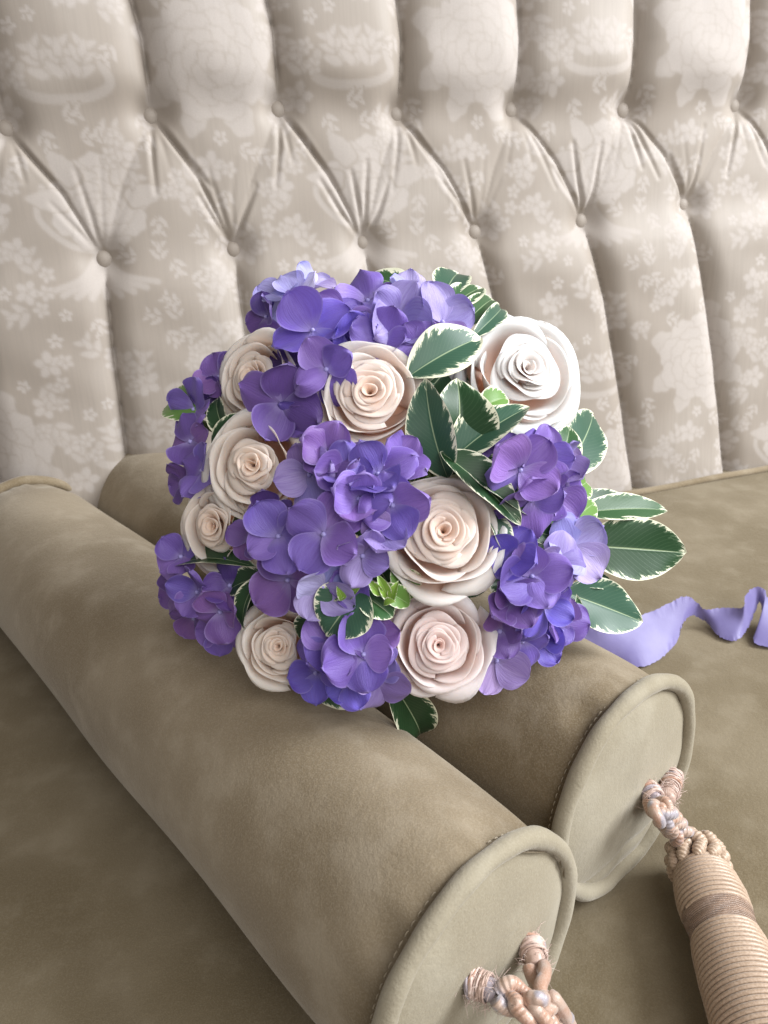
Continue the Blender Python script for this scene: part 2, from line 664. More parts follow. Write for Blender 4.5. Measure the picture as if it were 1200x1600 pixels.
def blob(cx, cy, a, b, ang, val=1.0, gap=0.0016, point=0.0):
    """A petal: an ellipse (a long, b wide), pointed at its far end by POINT, with a gap round it."""
    global tile
    c, s = math.cos(ang), math.sin(ang)
    dx = (gx - cx + TSX / 2) % TSX - TSX / 2
    dy = (gy - cy + TTY / 2) % TTY - TTY / 2
    X, Y = c * dx + s * dy, -s * dx + c * dy
    wob = 1 + 0.06 * np.sin(7 * np.arctan2(Y, X) + cx * 900)
    taper = 1 - point * np.clip(X / a, -1, 1)
    e = np.hypot(X / a, Y / (b * taper)) / wob
    sd = (e - 1) * min(a, b)
    if gap > 0:
        tile[sd < gap] = 0.08
    tile = np.maximum(tile, np.clip(0.5 - sd / 0.0012, 0, 1) * val).astype(np.float32)


def stroke(pts, w, val=0.9):
    P = catmull(A(pts), 14)
    for p in P:
        blob(p[0], p[1], w, w, 0, val, gap=0)


def leaf_spray(x, y, ang, n, size, side=1):
    for k in range(n):
        t = k / max(1, n - 1)
        px_ = x + math.cos(ang) * size * 2.2 * t * n * .35
        py_ = y + math.sin(ang) * size * 2.2 * t * n * .35
        for sd in (-1, 1):
            a = ang + sd * 0.85
            blob(px_ + math.cos(a) * size * .8, py_ + math.sin(a) * size * .8, size * (1 - .35 * t), size * .42 * (1 - .3 * t), a, 0.85, 0.001, 0.35)
    blob(x + math.cos(ang) * size * 2.2 * n * .35, y + math.sin(ang) * size * 2.2 * n * .35, size * .8, size * .35, ang, 0.9, 0.001, 0.4)


def little_flower(x, y, r, k=5):
    a0 = x * 300
    for i in range(k):
        a = a0 + i * 2 * PI / k
        blob(x + math.cos(a) * r * .62, y + math.sin(a) * r * .62, r * .52, r * .36, a, 1.0, 0.0009)
    blob(x, y, r * .22, r * .22, 0, 0.15, 0)


def peony(x, y, r):
    for (n, rr, a, b, off) in ((9, .78, .36, .32, 0.1), (8, .52, .34, .28, .5), (6, .30, .28, .22, .2), (4, .12, .18, .14, .7)):
        for i in range(n):
            an = off + i * 2 * PI / n
            blob(x + math.cos(an) * r * rr, y + math.sin(an) * r * rr * .92, r * b, r * a, an, 1.0, 0.0009, 0.1)
    for i in range(7):
        an = i * 2 * PI / 7
        blob(x + math.cos(an) * r * .1, y + math.sin(an) * r * .1, r * .03, r * .03, 0, 0.2, 0)


# big leaves first, blooms over them
PX, PY = 0.075, 0.275
for an, L in ((0.3, .050), (-.5, .046), (2.7, .050), (3.6, .046), (-1.2, .052), (-2.0, .046), (1.2, .044)):
    blob(PX + math.cos(an) * .060, PY + math.sin(an) * .058, L * .50, L * .32, an, 0.85, 0.0015, 0.1)
peony(PX, PY, 0.060)
QX, QY = 0.232, 0.110
for k in range(9):                      # a feathered fan below the second bloom
    an = -PI / 2 + (k - 4) * 0.17
    stroke([(QX, QY - .02), (QX + math.cos(an) * .035, QY - .02 + math.sin(an) * .035), (QX + math.cos(an) * .062 + .010 * (k - 4) * .5, QY - .02 + math.sin(an) * .050)], 0.0042 - .0002 * abs(k - 4), 0.8)
stroke([(QX - .045, QY + .050), (QX - .055, QY + .02), (QX - .030, QY - .01), (QX, QY - .02)], 0.0034, .8)
peony(QX + .010, QY + .030, 0.050)
for an in (0.1, 0.8, 2.2, 3.0):
    blob(QX + .01 + math.cos(an) * .052, QY + .03 + math.sin(an) * .048, .022, .011, an, 0.85, 0.0014, 0.4)
# ribbon bow
RX, RY = 0.232, 0.262
stroke([(RX - .040, RY + .012), (RX - .045, RY - .008), (RX - .02, RY - .018), (RX + .02, RY - .018), (RX + .045, RY - .008), (RX + .040, RY + .012)], 0.0046, .7)
for k in (-1, 0, 1):
    leaf_spray(RX + k * .016, RY + .002, PI / 2 + k * -.35, 3, 0.011)
# garlands of small flowers and sprigs
for (ax, ay), (bx, by), n in (((0.155, 0.02), (0.135, 0.175), 7), ((0.165, 0.20), (0.150, 0.385), 8), ((0.005, 0.13), (0.06, 0.175), 4), ((0.0, 0.35), (0.07, 0.39), 4), ((0.29, 0.17), (0.255, 0.215), 3), ((0.29, 0.32), (0.21, 0.385), 5), ((0.03, 0.02), (0.10, 0.10), 5)):
    for i in range(n):
        t = (i + .5) / n
        x = ax + (bx - ax) * t + .010 * math.sin(t * 9 + ax * 30)
        y = ay + (by - ay) * t
        if i % 2:
            little_flower(x + rng.uniform(-.004, .004), y, rng.uniform(.011, .015))
        else:
            leaf_spray(x, y, rng.uniform(0, 6.28), 2, .010)
        little_flower(x + rng.choice([-1, 1]) * .016, y + rng.uniform(-.006, .006), .008)
for _ in range(4):
    tile = (tile * 2 + np.roll(tile, 1, 0) + np.roll(tile, -1, 0) + np.roll(tile, 1, 1) + np.roll(tile, -1, 1)) / 6
rt_ = np.random.default_rng(9)
cand = 0
for _ in range(400):
    x, y = rt_.uniform(0, TSX), rt_.uniform(0, TTY)
    jx, jy = int(x / RES), int(y / RES)
    w_ = np.take(np.take(tile, np.arange(jy - 14, jy + 15) % th, 0), np.arange(jx - 14, jx + 15) % tw, 1)
    if w_.max() < 0.25:
        (little_flower(x, y, rt_.uniform(.006, .008)) if cand % 5 == 0 else leaf_spray(x, y, rt_.uniform(0, 6.28), 2, .0075))
        cand += 1
iu = ((SS / RES + 307) % tw)
iv = ((TT / RES + 129) % th)
# half-drop every second repeat
x0, y0 = np.floor(iu).astype(int), np.floor(iv).astype(int)
fx, fy = iu - x0, iv - y0
x1, y1 = (x0 + 1) % tw, (y0 + 1) % th
dam = (tile[y0, x0] * (1 - fx) * (1 - fy) + tile[y0, x1] * fx * (1 - fy) + tile[y1, x0] * (1 - fx) * fy + tile[y1, x1] * fx * fy)

sofa = tag(empty("sofa", Matrix.Translation(P_CREASE.tolist())), "beige damask sofa with a deep buttoned back and a plain olive suede seat", "sofa")
backrest = obj("backrest", mesh_data("backrest", back_V.reshape(-1, 3), grid_faces(len(S), len(T))[:, ::-1], DAMASK, attrs={"damask": dam.ravel()}), sofa)


def button_mesh():
    k, n = 24, 10
    V, D = [], []
    for j in range(n):
        t = j / (n - 1) * PI * 0.62
        r, z = 0.0118 * math.sin(t) if t < PI / 2 else 0.0118 * (1 - 0.1 * (t - PI / 2)), 0.0085 * math.cos(t)
        for i in range(k):
            a = 2 * PI * i / k
            rr = r * (1 + 0.012 * math.sin(9 * a) * (j / n))
            V.append((rr * math.cos(a), rr * math.sin(a), z))
            D.append(0.05 * math.sin(3 * a + j))  # nearly bare ground tone: shade of the sunk buttons put into their colour
    F = grid_faces(k, n, True)[:, ::-1]
    return mesh_data("button", V, F, DAMASK, attrs={"damask": np.clip(D, 0, 1)})


bm_ = button_mesh()
for b in list(row1) + list(row2):
    if -0.6 < b[0] < 0.85:
        p = P_BACK + b[0] * BL + b[1] * BU - 0.0030 * BN
        n = BN + A([0.1, 0, 0]) * rng.uniform(-1, 1) - 0.12 * BU
        x, y, z = frame(n, BU)
        obj("button", bm_, backrest, mat_from(x, y, z, p))

# seat: one thick cushion, its back edge under the back's pads
nu, nv = 150, 120
su = np.linspace(-1.1, 1.25, nu)
sv = np.concatenate([np.linspace(-0.045, 0.95, nv - 10), 0.95 + 0.05 * np.sin(np.linspace(0.1, PI / 2, 10))])
drop = np.concatenate([np.zeros(nv - 10), -0.05 * (1 - np.cos(np.linspace(0.1, PI / 2, 10)))])
SU, SV = np.meshgrid(su, sv)
Z = np.repeat(drop[:, None], nu, 1) + 0.0008 * np.sin(SU * 17 + np.sin(SV * 9)) * np.sin(SV * 21 + 1) - 0.0012
seat_V = P_CREASE + SU[..., None] * BL - SV[..., None] * BB + Z[..., None] * A([0, 0, 1])
seat_V = seat_V.reshape(-1, 3)
front = seat_V[-nu:].copy()
front[:, 2] = -0.22
back_e = seat_V[:nu].copy()
back_e[:, 2] = -0.22
Vs = np.vstack([back_e, seat_V, front])
Fs = grid_faces(nu, nv + 2)
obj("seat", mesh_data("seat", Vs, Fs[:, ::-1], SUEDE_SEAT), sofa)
wp = [P_CREASE + s * BL - 0.004 * BB + A([0, 0, 0.002 + 0.0006 * math.sin(s * 40)]) for s in np.linspace(-1.0, 1.15, 90)]
Vt, Ft = tube(wp, 0.0052, 10)
obj("seat_welt", mesh_data("seat_welt", Vt, Ft, SUEDE_BOLSTER), sofa)

# ------------------------------------------------------------------ bolsters
BR = 0.0795


def bolster(x, y, az, L, label, seed, ea):
    a = A([math.cos(az), math.sin(az), 0.0])
    P = A([x, y, BR + 0.002])
    root = tag(empty("bolster_cushion", Matrix.Translation((P - a * L / 2 - A([0, 0, BR])).tolist())), label, "bolster", "suede bolsters lying side by side on the seat")
    X = A([0, 0, 1.0])
    Y = np.cross(a, X)
    n, k = 150, 128
    t = np.concatenate([[0, .002, .005, .010], np.linspace(.016, L - .016, n - 8), [L - .010, L - .005, L - .002, L]])
    th_ = np.linspace(0, 2 * PI, k, endpoint=False)
    TH, TL = np.meshgrid(th_, t)
    e = np.minimum(TL, L - TL)
    r = BR - 0.0050 * np.exp(-e / 0.018) + 0.0030 * np.sin(PI * TL / L) ** 0.8
    r += 0.0017 * np.sin(3 * TH + seed + 9 * TL) * np.sin(11 * TL + seed) + 0.0006 * np.sin(7 * TH - 25 * TL + seed * 2)
    r += -0.0026 * np.clip(np.sin(5 * TH + seed * 3) + .6 * np.sin(13 * TH - seed), 0, 2) * np.exp(-((e - .016) / .014) ** 2) + 0.0007 * np.sin(23 * TH + 3 * np.sin(5 * TH)) * np.exp(-e / .02)
    dn = np.cos(TH)                                   # 1 at the top, -1 underneath
    zoff = np.maximum(-BR, r * dn) if False else r * dn
    zoff = np.where(zoff < -BR * 0.985, -BR * 0.985, zoff)
    V = P - (TL)[..., None] * a + zoff[..., None] * X + (r * np.sin(TH))[..., None] * Y
    obj("cover", mesh_data("cover", V.reshape(-1, 3), grid_faces(k, n, True), SUEDE_BOLSTER), root)
    # the near end may lean a little
    en = A([math.cos(az + ea), math.sin(az + ea), 0.03])
    en /= np.linalg.norm(en)
    for side, c, nrm in ((1, P, en), (-1, P - a * L, -a)):
        ex, ey, ez = frame(nrm, X)                    # ey is up
        ph = np.linspace(0, 2 * PI, 140, endpoint=False)
        wob = 1 + 0.006 * np.sin(5 * ph + seed) + 0.004 * np.sin(9 * ph - seed)
        R_ = (BR - 0.0008) * wob
        ring = c + R_[:, None] * (np.cos(ph)[:, None] * ex + np.maximum(np.sin(ph), -0.965)[:, None] * ey)
        tr = 0.0060 * (1 + 0.05 * np.sin(7 * ph + seed) + 0.03 * np.sin(16 * ph))
        kk = 14
        b = np.linspace(0, 2 * PI, kk, endpoint=False)
        rad = np.cos(ph)[:, None] * ex + np.sin(ph)[:, None] * ey
        TV = ring[:, None] + tr[:, None, None] * (np.cos(b)[None, :, None] * rad[:, None] + np.sin(b)[None, :, None] * ez)
        I = grid_faces(kk, 140, True)
        last = np.stack([139 * kk + np.arange(kk), 139 * kk + (np.arange(kk) + 1) % kk, (np.arange(kk) + 1) % kk, np.arange(kk)], -1)
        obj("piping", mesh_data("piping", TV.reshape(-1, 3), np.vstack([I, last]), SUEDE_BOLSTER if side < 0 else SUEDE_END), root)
        # end panel: softly domed with a few puckers and a fold near the bottom
        rr = np.concatenate([np.linspace(0.0, 0.9, 26)[1:], [0.93, 0.96, 0.985]]) * (BR - 0.004)
        PV = [c + ez * 0.006]
        for q in rr:
            f = q / BR
            dome = 0.0065 * (1 - f ** 3) - 0.003 * f ** 10
            pk = 0.0010 * np.sin(3 * ph + seed) * f * (1 - f) * 3 + 0.0006 * np.sin(11 * ph + seed) * f ** 5
            fold = -0.0022 * np.exp(-((f * np.sin(ph) + 0.74 + 0.06 * np.cos(ph * 2)) / 0.05) ** 2)
            PV.append(c + (q * np.cos(ph))[:, None] * ex + (q * np.maximum(np.sin(ph), -0.965))[:, None] * ey + (dome + pk + fold)[:, None] * ez)
        PVv = np.vstack([A(PV[0])[None]] + PV[1:])
        nn = len(ph)
        Fp = [[0, 1 + i, 1 + (i + 1) % nn] for i in range(nn)]
        for j in range(len(rr) - 1):
            for i in range(nn):
                i2 = (i + 1) % nn
                Fp.append([1 + j * nn + i, 1 + (j + 1) * nn + i, 1 + (j + 1) * nn + i2, 1 + j * nn + i2])
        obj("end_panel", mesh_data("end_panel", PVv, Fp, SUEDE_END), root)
        if side > 0:
            parts = []
            for i in range(88):
                q = 2 * PI * (i + .5) / 88
                w = 0.0017 / BR
                pts = []
                for d in (-1, -.4, .4, 1):
                    an = q + d * w
                    pts.append(c - ez * 0.0092 + (BR - 0.0022 + 0.0008 * (1 - d * d)) * (math.cos(an) * ex + math.sin(an) * ey))
                parts.append(tube(pts, 0.00032, 5))
            st = obj("stitching", mesh_data("stitching", *join(parts), THREAD), root)
            st["kind"] = "stuff"
    return P, a, en, root


B1 = bolster(0.0389, 0.2857, -0.8842, 0.72, "front olive suede bolster, its round piped end cut off by the photo's lower edge", 1.3, 0.04)
B2 = bolster(0.1579, 0.4124, -0.8559, 0.725, "rear olive suede bolster, the whole of its round piped end showing", 4.1, -0.01)


# ------------------------------------------------------------------ tassels
def tassel(knots, path, h0, h1, label, seed):
    """KNOTS: two anchor points on the bolster end; PATH: cord centre line; H0-H1: the axis of the wound head."""
    rg = random.Random(seed)
    root = tag(empty("tassel", Matrix.Translation(h1.tolist())), label, "tassel", "silk tassels sewn to the bolster ends")
    C_ = catmull(path, 50)
    Tn, N, B = frames_along(C_)
    s = np.concatenate([[0], np.cumsum(np.linalg.norm(np.diff(C_, axis=0), axis=1))])
    for j in range(3):                                # a three-strand plait
        ph = 2 * PI * j / 3 + s / 0.044 * 2 * PI + .25 * np.sin(s * 90 + j)
        P = C_ + (0.0060 * np.sin(ph))[:, None] * N + (0.0034 * np.sin(2 * ph))[:, None] * B
        Vt, Ft = tube(P, 0.0037 * (1 + 0.05 * np.sin(s * 500 + j)), 14)
        obj("cord_strand", mesh_data("cord_strand", Vt, Ft, STRAND, attrs={"twist": (np.repeat(s, 14) * 3800 + np.tile(np.arange(14), len(s)) * 2 * PI / 14)}), root)
    # two short bound ends at the anchors
    for q, (p0, p1, r) in enumerate(knots):
        Pk = catmull([p0, (p0 + p1) / 2 + A([0, 0, .002]), p1], 10)
        t = np.linspace(0, 1, len(Pk))
        Vt, Ft = tube(Pk, r * (0.85 + 0.20 * np.sin(t * 9 + q) * (1 - t)), 12)
        kb = obj("cord_end", mesh_data("cord_end", Vt, Ft, [STRAND_LILAC, STRAND_PINK][q % 2]), root)
        d = (p1 - p0) / np.linalg.norm(p1 - p0)
        x, y, z = frame(d)
        L = np.linalg.norm(p1 - p0)
        for w in range(7):                            # frayed whipping thread bound round each end
            ang = np.linspace(0, 2 * PI * rg.uniform(2.5, 4.5), 70)
            tt = rg.uniform(.05, .65) * L + ang / ang[-1] * rg.uniform(-.25, .35) * L
            base = p0[None] + d[None] * tt[:, None] + A([0, 0, .0015])
            rr = r * (1.04 + 0.10 * np.sin(ang * rg.uniform(1.2, 2.4) + w))
            til = rg.uniform(-.5, .5)
            Pw = base + rr[:, None] * (np.cos(ang)[:, None] * x + np.sin(ang)[:, None] * y) + (til * r * np.cos(ang + w))[:, None] * d
            Vt, Ft = tube(Pw, rg.uniform(.0004, .0010), 6)
            obj("binding", mesh_data("binding", Vt, Ft, [FUZZ, STRAND_PINK, STRAND_LILAC, FUZZ, STRAND_PEACH, FUZZ, STRAND_PINK][w]), kb)
        hairs = []
        for _ in range(130):
            o = p0 + d * rg.uniform(-.1, 1.1) * L
            an = rg.uniform(0, 2 * PI)
            o = o + r * 1.0 * (math.cos(an) * x + math.sin(an) * y)
            v = math.cos(an) * x + math.sin(an) * y + d * rg.uniform(-1.4, 1.2)
            v = v / np.linalg.norm(v) * rg.uniform(.0015, .006) * (1.8 if rg.random() < .12 else 1)
            v2 = v + A([rg.uniform(-1, 1), rg.uniform(-1, 1), rg.uniform(-1, .6)]) * .003
            hairs.append(tube([o, o + v * .5, o + v2], [.00016, .00013, .00006], 4, False))
        fz = obj("frayed_fibre", mesh_data("frayed_fibre", *join(hairs), FUZZ), kb)
        fz["kind"] = "stuff"
    # head: profile along the axis
    ax = (h1 - h0) / np.linalg.norm(h1 - h0)
    LH = np.linalg.norm(h1 - h0)
    x, y, z = frame(ax)

    def prof(t):                                      # t in metres from the top
        return np.interp(t, [0, .006, .016, .030, .042, .050, .058, .066, .085, .12, LH], [.0155, .0174, .0203, .0220, .0216, .0203, .0208, .0224, .0240, .0254, .0256])

    def ringpt(t, an, extra=0.0):
        return h0 + ax * t + (prof(t) + extra) * (math.cos(an) * x + math.sin(an) * y)

    # a core under the windings
    tt = np.linspace(0, LH, 40)
    Vc = np.vstack([[ringpt(t, an, -.0010) for an in np.linspace(0, 2 * PI, 32, endpoint=False)] for t in tt])
    Fc = [list(q) for q in grid_faces(32, 40, True)] + [list(range(32))[::-1], list(range(39 * 32, 40 * 32))]
    obj("tassel_core", mesh_data("tassel_core", Vc, Fc, BAND_TAN), root)
    pitch = 0.0034
    for (ta, tb) in ((0.006, 0.0415), (0.0575, LH - .001)):
        turns = (tb - ta) / pitch
        an = np.linspace(0, 2 * PI * turns, int(turns * 44))
        t = ta + an / (2 * PI) * pitch
        rad = prof(t)
        P = h0 + t[:, None] * ax + rad[:, None] * (np.cos(an)[:, None] * x + np.sin(an)[:, None] * y)
        # ring section built straight from the radial frame
        k = 7
        b = np.linspace(0, 2 * PI, k, endpoint=False)
        rdir = np.cos(an)[:, None] * x + np.sin(an)[:, None] * y
        V = P[:, None] + 0.00162 * (np.cos(b)[None, :, None] * rdir[:, None] + np.sin(b)[None, :, None] * ax)
        obj("cord_winding", mesh_data("cord_winding", V.reshape(-1, 3), grid_faces(k, len(an), True), CORD_TAN), root)
    # satin waist band of fine threads
    kb, nb = 64, 150
    tb = np.linspace(0.0405, 0.0585, nb)
    VB = np.vstack([[ringpt(t, an, .0012 + .00022 * math.sin(t * 5200 + 2 * math.sin(an * 2)) - .0009 * (abs(t - .0495) / .009) ** 4) for an in np.linspace(0, 2 * PI, kb, endpoint=False)] for t in tb])
    obj("thread_band", mesh_data("thread_band", VB, grid_faces(kb, nb, True), BAND_TAN, attrs={"twist": np.repeat(np.arange(nb) * 1.15, kb) + np.tile(.8 * np.sin(np.arange(kb) * 2 * PI / kb * 3), nb)}), root)
    # collar of knots: three rows of plump wound knots
    for row, (t, rr, n, sz) in enumerate(((0.0020, 0.0182, 11, 0.0062), (-0.0075, 0.0170, 10, 0.0066), (-0.0150, 0.0120, 7, 0.0058))):
        for i in range(n):
            an = 2 * PI * (i + 0.5 * (row % 2)) / n + rg.uniform(-.06, .06)
            c = h0 + ax * (t + rg.uniform(-.001, .001)) + rr * (math.cos(an) * x + math.sin(an) * y)
            rad = math.cos(an) * x + math.sin(an) * y
            tang = np.cross(ax, rad)
            skew = ax * (0.8 + rg.uniform(-.2, .2)) + tang * (0.65 if row != 1 else -0.65)
            skew /= np.linalg.norm(skew)
            X2 = np.cross(skew, rad)
            X2 /= np.linalg.norm(X2)
            Z2 = np.cross(X2, skew)
            nl, kl = 40, 14
            V = []
            for jn in range(nl):
                q = PI * jn / (nl - 1)
                for il in range(kl):
                    b = 2 * PI * il / kl
                    g = 1 + 0.085 * math.sin(15 * q + b)     # thread grooves wound round the knot
                    V.append(c + sz * (math.cos(q) * 1.15 * skew + math.sin(q) * .72 * g * (math.cos(b) * X2 + math.sin(b) * Z2)))
            obj("knot", mesh_data("knot", V, grid_faces(kl, nl, True), CORD_TAN), root)
    return root


def end_pt(Bo, px, py, out=0.0):
    P, a, en, _ = Bo
    d = ray(px, py)
    o = P + en * (0.006 + out)
    return CC + d * (((o - CC) @ en) / (d @ en))


h0 = on_z(1091, 1350, 0.025)
h1 = on_z(1204, 1655, 0.027)
k1a, k1b = end_pt(B2, 1013, 1232), end_pt(B2, 1026, 1258, .012)
k2a, k2b = end_pt(B2, 1052, 1212), end_pt(B2, 1043, 1250, .014)
cp = [end_pt(B2, 1026, 1256, .014), end_pt(B2, 1036, 1272, .024), on_z(1052, 1290, .056), on_z(1066, 1308, .042), on_z(1080, 1330, .032), h0 + (h1 - h0) * .03]
tassel([(k1a, k1b, .0062), (k2a, k2b, .0062)], cp, h0, h1, "tan silk tassel with a corded head and knotted collar, tied to the rear bolster", 3)
g0 = on_z(985, 1745, 0.030)
g1 = on_z(1060, 1990, 0.028)
k1a, k1b = end_pt(B1, 734, 1536), end_pt(B1, 775, 1552, .014)
k2a, k2b = end_pt(B1, 828, 1470), end_pt(B1, 838, 1512, .014)
cp = [end_pt(B1, 778, 1550, .016), end_pt(B1, 812, 1562, .026), end_pt(B1, 842, 1580, .036), on_z(880, 1608, .050), on_z(915, 1650, .044), on_z(950, 1700, .036), g0 + (g1 - g0) * .03]
TS1 = tassel([(k1a, k1b, .0066), (k2a, k2b, .0066)], cp, g0, g1, "frayed pink tassel cord sewn to the round end of the front bolster", 4)
# second pair of strands, from the upper anchor down to the join
sp = catmull([end_pt(B1, 838, 1510, .015), end_pt(B1, 848, 1540, .026), end_pt(B1, 858, 1570, .036), on_z(884, 1606, .056), on_z(917, 1650, .050), on_z(950, 1700, .040)], 14)
_, N_, B_ = frames_along(sp)
for j in range(2):
    ph = PI * j + np.linspace(0, 7, len(sp))
    Vt, Ft = tube(sp + .0042 * (np.cos(ph)[:, None] * N_ + np.sin(ph)[:, None] * B_), .0036, 14)
    obj("cord_strand", mesh_data("cord_strand", Vt, Ft, STRAND), TS1)

# ------------------------------------------------------------------ bouquet
BCX, BCY = 600.0, 775.0


def dome(px, py):
    r2 = ((px - BCX) / 345) ** 2 + ((py - BCY) / 350) ** 2
    return 0.605 - 0.02 * (py - BCY) / 345 - 0.095 * math.sqrt(max(0.0, 1 - r2))


def bpt(px, py, lift=0.0):
    return at(px, py, dome(px, py) - lift)


def facing(nx, ny):
    """Unit vector leaning NX to the right and NY up from straight at the camera."""
    n = nx * CR + ny * CU - CF * math.sqrt(max(0.05, 1 - nx * nx - ny * ny))
    return n / np.linalg.norm(n)


BASE = bpt(640, 790, -0.05)
bouquet = tag(empty("bouquet", Matrix.Translation(BASE.tolist())), "round bouquet of blush roses, violet hydrangeas and variegated leaves resting across the two bolsters", "bouquet")

rnd = random.Random(11)


def petal_mesh(phi, hw, Rt, Ht, R, band, roll, spiral, seed, outer, nu=21, nv=18):
    """One rose petal: a leaning shell whose rim has radius RT and height HT; the shell leans out so that it nearly
    touches the next ring. OUTER petals are broad cups with a rolled rim."""
    rg = np.random.default_rng(seed)
    u = np.linspace(-1, 1, nu)
    v = np.linspace(0, 1, nv) ** 0.8
    U, Vv = np.meshgrid(u, v)
    e, pw = (rg.uniform(0.16, 0.26), rg.uniform(2.4, 3.4)) if outer else (rg.uniform(.05, .13), 2.6)
    tip = 1 - e * np.abs(U) ** pw + (0.012 if outer else .006) * np.sin(U * rg.uniform(5, 9) + rg.uniform(0, 6))
    vv = Vv * np.where(Vv > 0, tip, 1)
    b0, b1, b2, b3 = (1 - vv) ** 3, 3 * vv * (1 - vv) ** 2, 3 * vv ** 2 * (1 - vv), vv ** 3
    if outer:
        r0, r1, r2 = .16 * R, Rt * .80, Rt * 1.00
        z0, z1, z2 = 0.0, .02 * R, Ht * .58
    else:
        r0, r1, r2 = max(.02 * R, Rt - 5.5 * band), max(.02 * R, Rt - 3.2 * band), max(.015 * R, Rt - 1.5 * band)
        z0, z1, z2 = Ht - .50 * R, Ht - .36 * R, Ht - .16 * R
    rho = b0 * r0 + b1 * r1 + b2 * r2 + b3 * Rt
    z = b0 * z0 + b1 * z1 + b2 * z2 + b3 * Ht
    prof = 0.40 + 0.80 * np.exp(-((np.abs(U) - rg.uniform(.4, .6)) / 0.34) ** 2) + 0.25 * np.sin(3 * U + rg.uniform(0, 6))
    rr = np.clip((Vv - 0.72) / 0.28, 0, 1) ** 1.8
    rho = rho + roll * R * rr * prof
    z = z - 0.85 * roll * R * np.clip((Vv - 0.80) / 0.20, 0, 1) ** 2.2 * prof
    und = (0.022 if outer else 0.011) * R
    rho = rho * (1 + spiral * U) + und * np.sin(rg.uniform(2.2, 4.5) * U + 2 * Vv + rg.uniform(0, 6)) * Vv ** 2
    z = z + und * 0.9 * np.sin(rg.uniform(2, 4) * U + rg.uniform(0, 6)) * Vv
    if not outer:
        rho = rho * (1 - 0.055 * np.cos(PI * U) * Vv)
    ang = phi + U * hw * ((0.45 + 0.55 * Vv ** 0.6) if outer else 1.0)
    P = np.stack([rho * np.cos(ang), rho * np.sin(ang), z], -1)
    du, dv = np.gradient(P, axis=1), np.gradient(P, axis=0)
    N = np.cross(du, dv)
    N /= np.linalg.norm(N, axis=2)[..., None] + 1e-12
    th = (0.00036 if outer else 0.00034) * (0.35 + 0.65 * np.clip((1 - np.abs(U)) / .12, 0, 1)) * (0.35 + 0.65 * np.clip((1 - Vv) / .10, 0, 1))
    back = P - N * th[..., None]
    n0 = nu * nv
    Fq = grid_faces(nu, nv)
    brd = np.concatenate([np.arange(nu), np.arange(1, nv) * nu + nu - 1, (nv - 1) * nu + np.arange(nu - 2, -1, -1), np.arange(nv - 2, 0, -1) * nu])
    b2_ = np.roll(brd, -1)
    rimq = np.stack([b2_, brd, brd + n0, b2_ + n0], -1)
    pv = Vv if outer else 0.25 + 0.75 * Vv ** 1.3
    uvw = np.stack([U, Vv, np.full_like(U, seed % 17)], -1).reshape(-1, 3)
    return mesh_data("petal", np.vstack([P.reshape(-1, 3), back.reshape(-1, 3)]), np.vstack([Fq, Fq[:, ::-1] + n0, rimq]), PETAL,
                     attrs={"pv": np.tile(pv.ravel(), 2), "puv": np.vstack([uvw, uvw])})


ROSES = []


def rose(px, py, Rpx, nx, ny, seed, c_in, c_out, label=None, lift=0.018, openness=1.0, spin=0.0, inner=0.56):
    R = Rpx / FPX * (dome(px, py) - lift)
    H = R * 0.85
    ROSES.append((px, py, Rpx))
    n = facing(nx, ny)
    x, y, z = frame(n, CU)
    rim = bpt(px, py, lift)
    o = rim - n * H * 0.9
    mw = mat_from(x, y, z, o)
    root = empty("rose", mw, bouquet)
    if label:
        root["label"] = label
    rg = random.Random(seed)
    rings = []
    for k, (n_, hw) in enumerate(((2, 150), (2, 128), (3, 102), (3, 94), (3, 86))):
        t = (k + .85) / 5.3
        rings.append((inner * t ** .92, .90 + .10 * math.sin(PI * min(1, t * 1.05) ** .8) - .06 * t ** 3, n_, hw, inner * .19, .020 + .055 * t, .16 - .08 * t, 0))
    g = 1 - inner
    rings += [(inner + .24 * g, .90, 3, 74, 0, .08 * openness, .06, 1), (inner + .46 * g, .82, 3, 76, 0, .12 * openness, .05, 1), (inner + .70 * g, .64, 3, 72, 0, .15 * openness, .05, 1)]
    for li, (rt, ht, n_, hw, band, ro, sp_, outer) in enumerate(rings):
        k = (li / (len(rings) - 1)) ** 0.9
        ph0 = spin + li * 1.13 + rg.uniform(-.3, .3)
        for i in range(n_):
            ph = ph0 + 2 * PI * i / n_ + rg.uniform(-.18, .18)
            me = petal_mesh(ph, math.radians(hw * rg.uniform(.9, 1.1)), R * rt * (1 + .07 * rg.uniform(-1, 1)), H * ht * (1 + .02 * rg.uniform(-1, 1)), R, R * band,
                            ro * rg.uniform(.6, 1.4), sp_, seed * 100 + li * 10 + i, outer)
            p = obj("petal", me, root, mw)
            j = rg.uniform(.97, 1.03)
            p.color = tuple(min(1, (a * (1 - k) + b * k) * j) for a, b in zip(c_in, c_out)) + (1,)
    # green cup and stalk behind the bloom
    Pp = [o - n * R * .75, o - n * R * .3, o - n * R * .10, o - n * R * .01]
    Vt, Ft = tube(catmull(Pp, 5), np.interp(np.linspace(0, 1, 16), [0, .5, .8, 1], [.0025, .003, R * .13, R * .16]), 10)
    obj("calyx", mesh_data("calyx", Vt, Ft, STEM), root)
    return root


